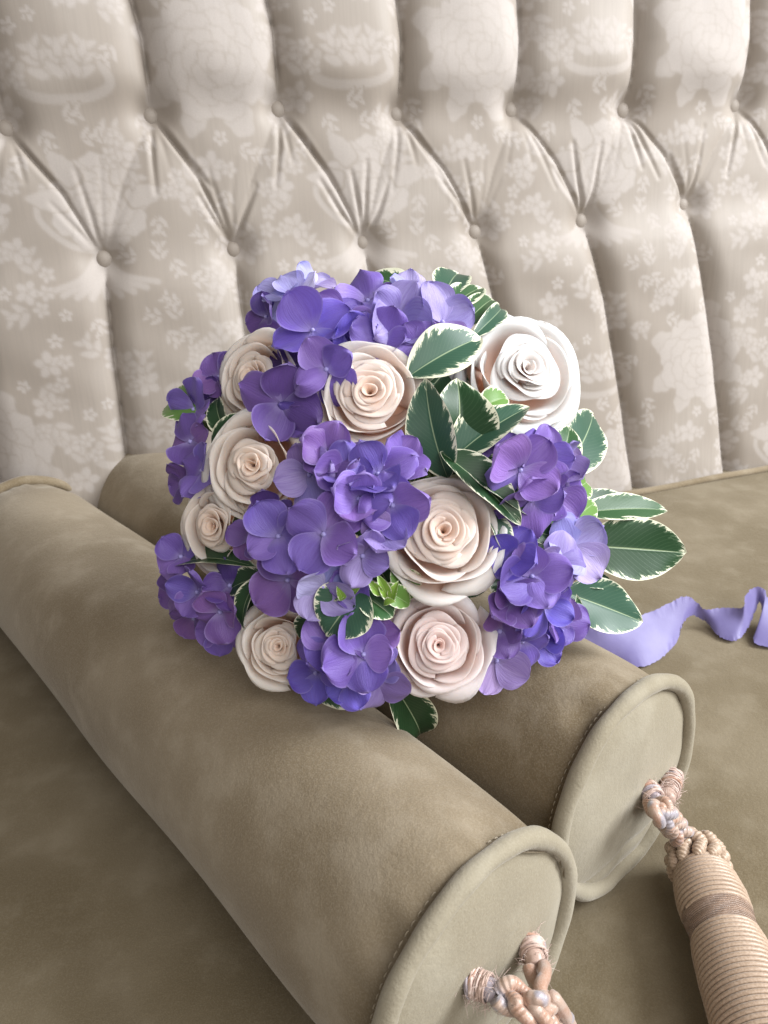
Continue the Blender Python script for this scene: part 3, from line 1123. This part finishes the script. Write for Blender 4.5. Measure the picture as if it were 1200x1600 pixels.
BLUSH_IN, BLUSH_OUT = (0.93, 0.72, 0.59), (0.935, 0.875, 0.835)
PINK_IN, PINK_OUT = (0.94, 0.71, 0.65), (0.94, 0.85, 0.83)
WHITE_IN, WHITE_OUT = (0.90, 0.84, 0.81), (0.90, 0.89, 0.88)
CREAM_IN, CREAM_OUT = (0.93, 0.735, 0.59), (0.925, 0.855, 0.79)
rose(826, 574, 114, .26, .20, 1, WHITE_IN, WHITE_OUT, "white rose, the palest of the roses, at the upper right of the bouquet", .028, 1.2, .4, .47)
rose(578, 610, 97, .00, .20, 2, BLUSH_IN, BLUSH_OUT, "blush rose with a peach middle under the upper violet heads", .040, 1.0, 1.2, .57)
rose(693, 828, 108, .02, .26, 3, BLUSH_IN, BLUSH_OUT, "largest blush rose with a tight peach centre in the middle of the bouquet", .034, 1.1, 2.3, .52)
rose(686, 1008, 90, .05, .10, 4, PINK_IN, PINK_OUT, "pinkest rose at the foot of the bouquet", .038, 1.0, 0.2, .52)
rose(434, 1010, 72, -.10, .06, 5, CREAM_IN, CREAM_OUT, "small cream rose low on the left, lying on the front bolster", .034, .8, 1.9, .46)
rose(392, 726, 108, -.24, .04, 6, CREAM_IN, CREAM_OUT, None, .032, 1.1, .9, .36)
rose(392, 588, 90, -.42, .10, 7, CREAM_IN, CREAM_OUT, None, .030, 1.0, 2.6, .40)
rose(330, 822, 92, -.46, -.04, 8, CREAM_IN, CREAM_OUT, None, .026, 1.0, 0.1, .40)


# hydrangea sepals: a few shapes shared by all
def sepal_mesh(k):
    rg = np.random.default_rng(40 + k)
    nu, nv = 13, 13
    u = np.linspace(-1, 1, nu)
    v = np.concatenate([np.linspace(0, .55, 7)[:-1], .55 + .45 * np.sin(np.linspace(0, PI / 2, nv - 6))])
    U, Vv = np.meshgrid(u, v)
    up = np.sqrt(np.maximum(0, 1 - (np.maximum(Vv - .55, 0) / .45) ** 2))
    lowr = (0.10 + 0.90 * np.sin(PI / 2 * np.clip(Vv / .55, 0, 1)) ** 0.85)
    hw = (0.53 + .05 * rg.uniform(-1, 1)) * np.where(Vv > .55, up, lowr)
    x = hw * U
    y = Vv * (1 - 0.03 * U ** 2) + 0.0 * U
    # pull the tip row into a round end with a faint point
    cup, bend, tw = rg.uniform(-.18, .42), rg.uniform(-.30, .14), rg.uniform(-.18, .18)
    zz = cup * (U ** 2) * hw * 1.2 + bend * Vv ** 2 + tw * U * Vv * hw * 2
    zz += 0.045 * np.sin(5 * U + 3 * Vv + rg.uniform(0, 6)) * Vv + 0.08 * Vv * np.abs(U) ** 3 * np.sin(9 * Vv + rg.uniform(0, 6)) + 0.03 * Vv ** 4 * np.sin(6 * U + rg.uniform(0, 6))
    y = y + 0.025 * Vv ** 5 * np.sin(4 * U + rg.uniform(0, 6))
    zz += -0.025 * np.exp(-(U / .12) ** 2) * (1 - Vv)
    if k in (3, 8, 14):       # a sepal rolled over at its sides
        zz += -0.30 * np.abs(U) ** 2 * Vv
    V = np.stack([x, y, zz], -1).reshape(-1, 3)
    return mesh_data("sepal", V, grid_faces(nu, nv), SEPAL, attrs={"pv": Vv.ravel(), "puv": np.stack([U, Vv, np.full_like(U, k)], -1).reshape(-1, 3)})


SEPALS = [sepal_mesh(k) for k in range(18)]
eV = []
for j in range(6):
    t = PI * j / 5
    for i in range(8):
        eV.append((math.sin(t) * math.cos(i * PI / 4), math.sin(t) * math.sin(i * PI / 4), math.cos(t)))
EYE_ME = mesh_data("floret_eye", eV, grid_faces(8, 6, True), EYE)

VIOLET = (0.205, 0.118, 0.440)
BLUEV = (0.135, 0.090, 0.49)
PURPLE = (0.155, 0.072, 0.275)
DEEP = (0.090, 0.038, 0.21)
LILAC = (0.43, 0.37, 0.68)
MAUVE = (0.300, 0.215, 0.490)
PALE = (0.540, 0.500, 0.820)


def floret(head, px, py, size, spin, nx, ny, col, lift, tilt=0.22, only=None):
    d = dome(px, py) - lift
    Ls = size * 1.13 / FPX * d
    c = at(px, py, d)
    n = facing(nx, ny)
    x, y, z = frame(n, CU)
    for q in range(4):
        if only is not None and q not in only:
            continue
        a = math.radians(spin) + q * PI / 2 + rnd.uniform(-.10, .10)
        out = math.cos(a) * x + math.sin(a) * y
        ti = tilt + rnd.uniform(-.20, .30) + (.06 if q % 2 else -.05)
        yy = math.cos(ti) * out + math.sin(ti) * z
        xx = np.cross(yy, z)
        xx /= np.linalg.norm(xx)
        rl = rnd.uniform(-.34, .34)
        zz = np.cross(xx, yy)
        xx2 = math.cos(rl) * xx + math.sin(rl) * zz
        zz2 = np.cross(xx2, yy)
        s = Ls * rnd.uniform(.82, 1.10)
        o = c + z * (.0012 if q % 2 else 0.0)
        ob = obj("sepal", rnd.choice(SEPALS), head, mat_from(xx2 * s * rnd.uniform(.95, 1.12), yy * s, zz2 * s, o))
        j, w = rnd.choice([rnd.uniform(.62, 1.1), rnd.uniform(.9, 1.5)]), rnd.uniform(-.18, .06)
        ob.color = (min(1, col[0] * j * (1 + w)), min(1, col[1] * j), min(1, col[2] * (.5 + .5 * j) * (1 - .4 * w)), 1)
    if only is None or len(only) > 2:
        obj("floret_eye", EYE_ME, head, mat_from(x * .0016, y * .0016, z * .0016, c + z * .0016))


def hydrangea(px, py, label, florets):
    root = empty("hydrangea", Matrix.Translation(bpt(px, py, 0).tolist()), bouquet)
    if label:
        root["label"] = label
    for f in florets:
        floret(root, *f)
    p0 = bpt(px, py, .0)
    p1 = BASE + (p0 - BASE) * .2 + A([0.0, .02, -.01])
    Vt, Ft = tube(catmull([p1, (p0 + p1) / 2, p0], 5), .003, 7)
    obj("stalk", mesh_data("stalk", Vt, Ft, STEM), root)
    return root


# px, py, sepal length px, spin, nx, ny, colour, lift, tilt
hydrangea(455, 460, "pale lilac hydrangea sprig at the top left of the bouquet", [
    (462, 462, 46, 30, -.1, .5, PALE, .022, .45), (440, 468, 42, 75, -.45, .4, LILAC, .014, .5), (418, 496, 36, 10, -.6, .1, PURPLE, .008, .3), (490, 452, 40, 50, .1, .7, LILAC, .006, .4)])
hydrangea(490, 560, "deep violet hydrangea above the left roses", [
    (489, 517, 60, 28, -.05, .15, BLUEV, .042, .12), (535, 500, 52, 60, .1, .45, VIOLET, .032, .3), (510, 578, 54, 118, -.02, -.02, VIOLET, .046, .35),
    (442, 632, 58, 65, -.30, -.10, PURPLE, .032, .22), (548, 530, 44, 15, .25, .1, BLUEV, .030, .55), (458, 568, 40, 0, -.3, .1, DEEP, .020, .3),
    (462, 655, 36, 40, -.2, -.35, VIOLET, .022, .35), (560, 480, 40, 35, .1, .5, VIOLET, .018, .4)])
hydrangea(640, 500, "mauve hydrangea at the top of the bouquet", [
    (622, 500, 56, 62, .05, .30, MAUVE, .034, .55), (575, 472, 50, 20, -.1, .5, VIOLET, .026, .4), (690, 505, 54, 20, .28, .32, MAUVE, .032, .35),
    (600, 530, 44, 70, 0, .15, VIOLET, .036, .5), (655, 538, 42, 40, .1, .1, VIOLET, .030, .45), (640, 470, 48, 85, .1, .6, LILAC, .022, .6), (680, 548, 38, 10, .2, -.1, PURPLE, .022, .4)])
hydrangea(310, 660, "dark purple hydrangea on the left edge of the bouquet", [
    (345, 590, 38, 30, -.5, .25, PURPLE, .012, .3), (305, 640, 44, 70, -.55, .05, VIOLET, .018, .4), (300, 690, 40, 20, -.6, -.05, PURPLE, .014, .4),
    (318, 735, 44, 60, -.55, -.15, VIOLET, .018, .35), (290, 755, 36, 10, -.7, -.2, PURPLE, .006, .4), (335, 620, 34, 0, -.4, .3, DEEP, .004, .3)])
hydrangea(530, 800, "largest violet hydrangea in the middle of the bouquet", [
    (506, 835, 66, 55, -.02, .02, VIOLET, .050, .10), (436, 838, 52, 25, -.18, .02, VIOLET, .040, .20), (566, 868, 46, 70, .12, -.10, MAUVE, .044, .25),
    (484, 742, 54, 20, -.10, .10, MAUVE, .036, .40), (512, 712, 56, 72, 0, .2, PURPLE, .038, .45), (590, 742, 56, 30, .18, .20, VIOLET, .040, .65),
    (560, 780, 54, 80, .1, .1, VIOLET, .044, .70), (612, 790, 54, 15, .25, .02, VIOLET, .040, .60), (625, 720, 48, 50, .2, .25, VIOLET, .030, .5),
    (450, 905, 58, 35, -.12, -.25, PURPLE, .034, .12), (505, 915, 52, 60, 0, -.30, LILAC, .042, .30), (392, 842, 38, 60, -.35, 0, PURPLE, .026, .3),
    (425, 800, 38, 10, -.3, .1, DEEP, .022, .35), (545, 905, 40, 20, .05, -.35, VIOLET, .034, .4), (600, 830, 44, 55, .2, -.05, MAUVE, .040, .55), (540, 740, 50, 5, .05, .2, VIOLET, .040, .75)])
hydrangea(318, 930, "dark violet hydrangea at the lower left, against the front bolster", [
    (285, 870, 40, 40, -.5, .15, VIOLET, .022, .35), (310, 925, 46, 70, -.35, -.02, VIOLET, .030, .45), (345, 955, 44, 20, -.2, -.15, PURPLE, .030, .4),
    (305, 965, 38, 55, -.4, -.3, PURPLE, .020, .45), (345, 985, 36, 85, -.15, -.45, VIOLET, .022, .4), (360, 915, 38, 15, -.1, .05, DEEP, .018, .4), (278, 925, 36, 20, -.6, -.1, PURPLE, .012, .4)])
hydrangea(550, 1035, "violet hydrangea at the bottom between the two lowest roses", [
    (568, 1022, 58, 100, .05, -.02, VIOLET, .048, .40), (520, 1010, 48, 40, -.15, .1, VIOLET, .040, .35), (495, 1050, 44, 10, -.4, -.2, BLUEV, .034, .55),
    (590, 1060, 44, 65, .2, -.3, MAUVE, .040, .4), (545, 1062, 44, 30, -.05, -.45, BLUEV, .040, .4), (585, 1000, 40, 20, .15, .3, PURPLE, .034, .5)])
hydrangea(830, 745, "bright violet hydrangea beside the white rose", [
    (812, 735, 62, 48, .10, .05, VIOLET, .046, .22), (845, 712, 54, 80, .25, .20, VIOLET, .040, .45), (830, 780, 52, 20, .15, -.25, VIOLET, .040, .35),
    (875, 720, 42, 10, .5, .1, MAUVE, .030, .5), (785, 720, 40, 60, -.2, .2, PURPLE, .030, .4), (865, 770, 44, 50, .4, -.15, VIOLET, .030, .4), (880, 750, 36, 70, .5, -.1, LILAC, .024, .4)])
hydrangea(850, 910, "violet hydrangea at the lower right, pale lilac on its upper side", [
    (895, 855, 56, 30, .35, .25, LILAC, .040, .30), (868, 880, 50, 75, .2, .2, MAUVE, .042, .40), (830, 900, 54, 15, .1, .05, VIOLET, .044, .55),
    (850, 945, 52, 60, .2, -.1, BLUEV, .044, .50), (800, 940, 46, 30, .05, -.05, PURPLE, .036, .40), (875, 970, 42, 85, .35, -.3, VIOLET, .034, .45),
    (800, 870, 44, 55, 0, .2, BLUEV, .034, .5), (815, 1000, 46, 10, .15, -.4, VIOLET, .034, .4), (775, 1030, 46, 65, .1, -.45, MAUVE, .030, .3),
    (840, 1000, 38, 40, .25, -.4, BLUEV, .026, .4), (780, 985, 40, 20, 0, -.2, PURPLE, .030, .4)])


# ------------------------------------------------------------------ leaves
def leaf(base, tip, hw, face, col, cream=0.20, fold=0.35, arch=0.12, wave=0.05, parent=None, shape=0.9):
    """BASE and TIP world points; HW half width in metres; FACE the way the blade looks."""
    d = tip - base
    L = np.linalg.norm(d)
    y = d / L
    n = face - y * (face @ y)
    n /= np.linalg.norm(n)
    x = np.cross(y, n)
    nu, nv = 17, 23
    u = np.linspace(-1, 1, nu)
    v = np.linspace(0, 1, nv)
    U, V = np.meshgrid(u, v)
    w = np.sin(PI * V ** shape) ** 0.72
    w = np.maximum(w, 0.03 * (1 - V))
    ph = rnd.uniform(0, 6)
    X = U * w
    Z = fold * np.abs(X) * hw + wave * hw * np.sin(7 * V + ph + 1.5 * U) * np.abs(U) ** 2 - arch * L * (2 * V - 1) ** 2 + arch * L
    Z += 0.03 * hw * np.sin(15 * V - ph) * np.abs(U) ** 3
    Z += rnd.uniform(-.22, .22) * X * hw * V + rnd.uniform(-.06, .05) * L * V ** 4
    pts = base + (V * L)[..., None] * y + (X * hw)[..., None] * x + Z[..., None] * n
    edge = (1 - np.abs(U)) * np.minimum(1, 2.2 * w)
    edge = np.minimum(edge, (1 - V) * 2.2 + 0.02)
    me = mesh_data("leaf", pts.reshape(-1, 3), grid_faces(nu, nv), LEAF, attrs={"edge": edge.ravel(), "puv": np.stack([U, V, np.zeros_like(U)], -1).reshape(-1, 3)})
    o = obj("leaf", me, bouquet if parent is None else parent)
    o.color = (*col, cream)
    return o


GD, GM, GB, GL = (0.016, 0.050, 0.018), (0.030, 0.085, 0.028), (0.034, 0.088, 0.055), (0.12, 0.24, 0.05)


def lf(bx, by, tx, ty, hwpx, lb, lt, nx, ny, col=GM, cream=0.12, **kw):
    b, t = bpt(bx, by, lb), bpt(tx, ty, lt)
    d = (dome(bx, by) - lb + dome(tx, ty) - lt) / 2
    return leaf(b, t, hwpx / FPX * d, facing(nx, ny), col, cream, **kw)


# right side
lf(905, 852, 1073, 864, 50, .004, .022, .10, .15, GD, .10, fold=.15, arch=.03)
lf(895, 803, 1045, 796, 24, .000, .014, .05, .55, GM, .08, fold=.3, arch=.04)
lf(880, 790, 1000, 786, 20, -.012, -.004, .05, .6, GD, .10, fold=.3, arch=.05)
lf(880, 925, 1000, 972, 42, .012, .024, .15, .30, GB, .07, fold=.18, arch=.04)
lf(880, 745, 930, 644, 40, .004, .004, .25, .15, GB, .16, fold=.25, arch=.05)
lf(868, 740, 892, 664, 26, .016, .018, .3, .1, GM, .22, fold=.3, arch=.05)
lf(905, 912, 956, 914, 14, .020, .026, .1, .5, GB, .06, fold=.2)
lf(868, 830, 926, 788, 24, .030, .030, .2, .3, GL, .18, fold=.3)
lf(880, 775, 918, 752, 22, .022, .014, .3, .2, GL, .15, fold=.3)
lf(815, 830, 872, 842, 20, .024, .026, .1, .3, GD, .14, fold=.4)
lf(885, 985, 903, 930, 12, .030, .034, .5, .0, GM, .2, fold=.4)
# middle
lf(700, 748, 664, 590, 40, .016, .046, -.40, .05, GB, .14, fold=.45, arch=.12)
lf(705, 735, 716, 590, 54, .004, .032, .28, .12, GD, .14, fold=.5, arch=.14)
lf(715, 735, 752, 625, 40, .000, .020, .3, .2, GD, .14, fold=.5, arch=.10)
lf(690, 735, 828, 640, 38, .016, .036, -.15, .55, GB, .18, fold=.45, arch=.10)
lf(705, 742, 800, 672, 40, .006, .020, -.1, .6, GD, .10, fold=.4, arch=.10)
lf(688, 706, 812, 822, 34, .030, .040, .35, .45, GD, .06, fold=.55, arch=.06)
lf(715, 720, 822, 808, 30, .024, .036, .30, .55, GD, .07, fold=.5, arch=.06)
lf(636, 590, 752, 528, 42, .036, .046, .05, .35, GB, .46, fold=.35, arch=.08)
lf(625, 600, 690, 572, 22, .016, .020, .05, .3, GM, .10, fold=.3)
lf(745, 640, 792, 622, 22, .022, .018, .1, .3, GL, .32, fold=.3)
lf(760, 800, 790, 870, 20, .026, .030, .5, .2, GB, .30, fold=.5)
# top
lf(690, 470, 716, 428, 30, .010, .004, .1, .65, GB, .10, fold=.3, arch=.08)
lf(695, 492, 752, 452, 26, .018, .016, .05, .55, GM, .34, fold=.35, arch=.06)
lf(718, 515, 770, 468, 24, .022, .018, .15, .35, GM, .14, fold=.4, arch=.06)
lf(735, 530, 784, 480, 16, .028, .024, .4, .2, GB, .18, fold=.4)
lf(715, 500, 745, 485, 20, .012, .010, .1, .3, GD, .1, fold=.3)
lf(650, 462, 556, 440, 30, .002, -.004, .0, .7, GM, .55, fold=.3)
lf(590, 462, 650, 436, 28, -.006, -.01, .0, .7, GM, .48, fold=.3)
lf(640, 480, 655, 440, 22, .000, -.004, .1, .6, GM, .2, fold=.3)
# left
lf(325, 650, 262, 628, 30, .012, .012, -.4, .3, GL, .10, fold=.25)
lf(360, 690, 338, 618, 20, .012, .014, -.4, .1, GD, .14, fold=.4)
lf(330, 694, 408, 652, 20, .020, .018, -.2, .4, GD, .10, fold=.4)
lf(400, 886, 262, 902, 20, .024, .022, -.2, .75, GD, .08, fold=.4)
lf(408, 898, 380, 988, 18, .030, .034, -.75, .0, GD, .10, fold=.45)
lf(420, 900, 355, 925, 22, .016, .016, -.2, .4, GD, .1, fold=.3)
# bottom
lf(568, 914, 508, 994, 50, .036, .048, .05, .30, GB, .10, fold=.30, arch=.06)
lf(560, 925, 614, 965, 32, .030, .034, .2, .35, GM, .10, fold=.6, arch=.10)
lf(505, 960, 470, 1000, 26, .020, .022, -.1, .2, GD, .08)
lf(605, 1055, 655, 1148, 34, .018, .000, .2, .1, GD, .08, fold=.4)
lf(470, 1060, 585, 1092, 22, .020, .014, 0, -.3, GM, .1, fold=.3)
lf(650, 930, 610, 890, 26, .020, .024, -.1, .3, GL, .14)
lf(640, 945, 585, 915, 18, .026, .032, 0, .3, GL, .12, fold=.5)
lf(515, 930, 552, 918, 16, .036, .040, 0, .3, GL, .1, fold=.5)
# darker leaves filling the inside of the bouquet
for k in range(95):
    a = k * 2.399
    q = math.sqrt((k + .5) / 95) * 295
    bx, by = 610 + q * math.cos(a), 780 + q * .98 * math.sin(a)
    dx, dy = rnd.uniform(-60, 60), rnd.uniform(-60, 60)
    if any(math.hypot(bx + dx * .6 - p, by + dy * .6 - q_) < r_ * .85 for p, q_, r_ in ROSES):
        continue
    b, t = bpt(bx, by, rnd.uniform(-.036, -.014)), bpt(bx + dx, by + dy, rnd.uniform(-.030, -.014))
    leaf(b, t, rnd.uniform(.013, .019), facing((bx - 610) / 500 + rnd.uniform(-.3, .3), -(by - 780) / 500 + rnd.uniform(-.3, .3)), rnd.choice([GD, GD, GM]), .08)
# small lime shoots
for (x0_, y0_, x1_, y1_, w_, l) in ((535, 938, 526, 914, 8, .043), (546, 936, 562, 918, 7, .042), (606, 935, 590, 898, 9, .040), (612, 940, 622, 908, 8, .040), (600, 945, 618, 940, 7, .044), (596, 930, 575, 905, 8, .042)):
    lf(x0_, y0_, x1_, y1_, w_, l, l + .004, rnd.uniform(-.3, .3), rnd.uniform(.2, .6), (0.20, 0.34, 0.05), .04, fold=.7)
# tied stalks behind the flowers, running down to the seat behind the rear bolster
S_END = on_z(900, 960, .012) + A([-.03, .02, 0])
hd = S_END - BASE
for k in range(12):
    a, r = k * 2.4, .011 * math.sqrt((k + .5) / 12)
    x, y, z = frame(hd)
    off = r * (math.cos(a) * x + math.sin(a) * y)
    top = BASE + 2.6 * off + A([0, 0, .02])
    Vt, Ft = tube(catmull([top, BASE + hd * .3 + off, BASE + hd * .7 + off, S_END + off * 1.5], 6), .0033, 7)
    obj("stalk", mesh_data("stalk", Vt, Ft, STEM), bouquet)

# ------------------------------------------------------------------ ribbon
RS = [((870, 985, .03), (890, 1030, .004)), ((905, 980, .032), (930, 1032, .004)), ((950, 984, .030), (962, 1036, .002)), ((985, 968, .030), (1004, 1042, .002)), ((1030, 950, .030), (1038, 1024, .002)),
      ((1060, 935, .034), (1058, 1002, .004)), ((1076, 932, .034), (1067, 975, .014)), ((1090, 942, .028), (1080, 962, .016)), ((1100, 952, .022), (1100, 970, .006)),
      ((1124, 950, .020), (1124, 994, .002)), ((1150, 950, .022), (1148, 1001, .002)), ((1162, 948, .028), (1164, 988, .004)), ((1165, 930, .036), (1174, 970, .010)),
      ((1180, 917, .040), (1187, 940, .022)), ((1195, 922, .036), (1190, 965, .012)), ((1203, 938, .026), (1178, 1002, .003)), ((1235, 955, .016), (1215, 1012, .002)), ((1290, 955, .012), (1275, 1015, .002)), ((1350, 945, .004), (1340, 1000, .002))]
knot_pt = BASE + hd * .80
Ea = catmull([knot_pt + A([0.0, .004, .016]), (knot_pt + on_z(*RS[0][0])) / 2 + A([0, 0, .014])] + [on_z(*a) for a, b in RS], 10)
Eb = catmull([knot_pt + A([0.004, -.004, -.004]), (knot_pt + on_z(*RS[0][1])) / 2 + A([0, 0, -.002])] + [on_z(*b) for a, b in RS], 10)
kk = 9
ws = np.linspace(0, 1, kk)
RV = Ea[:, None] * (1 - ws)[None, :, None] + Eb[:, None] * ws[None, :, None]
fr = np.random.default_rng(2)
RV[:, 0] += fr.normal(0, .0004, RV[:, 0].shape)
RV[:, -1] += fr.normal(0, .0004, RV[:, -1].shape)
RV[..., 2] = np.maximum(RV[..., 2], .0012)
tag(obj("ribbon", mesh_data("ribbon", RV.reshape(-1, 3), grid_faces(kk, len(Ea)), RIBBON)), "curled lilac ribbon tail trailing across the seat behind the rear bolster", "ribbon")
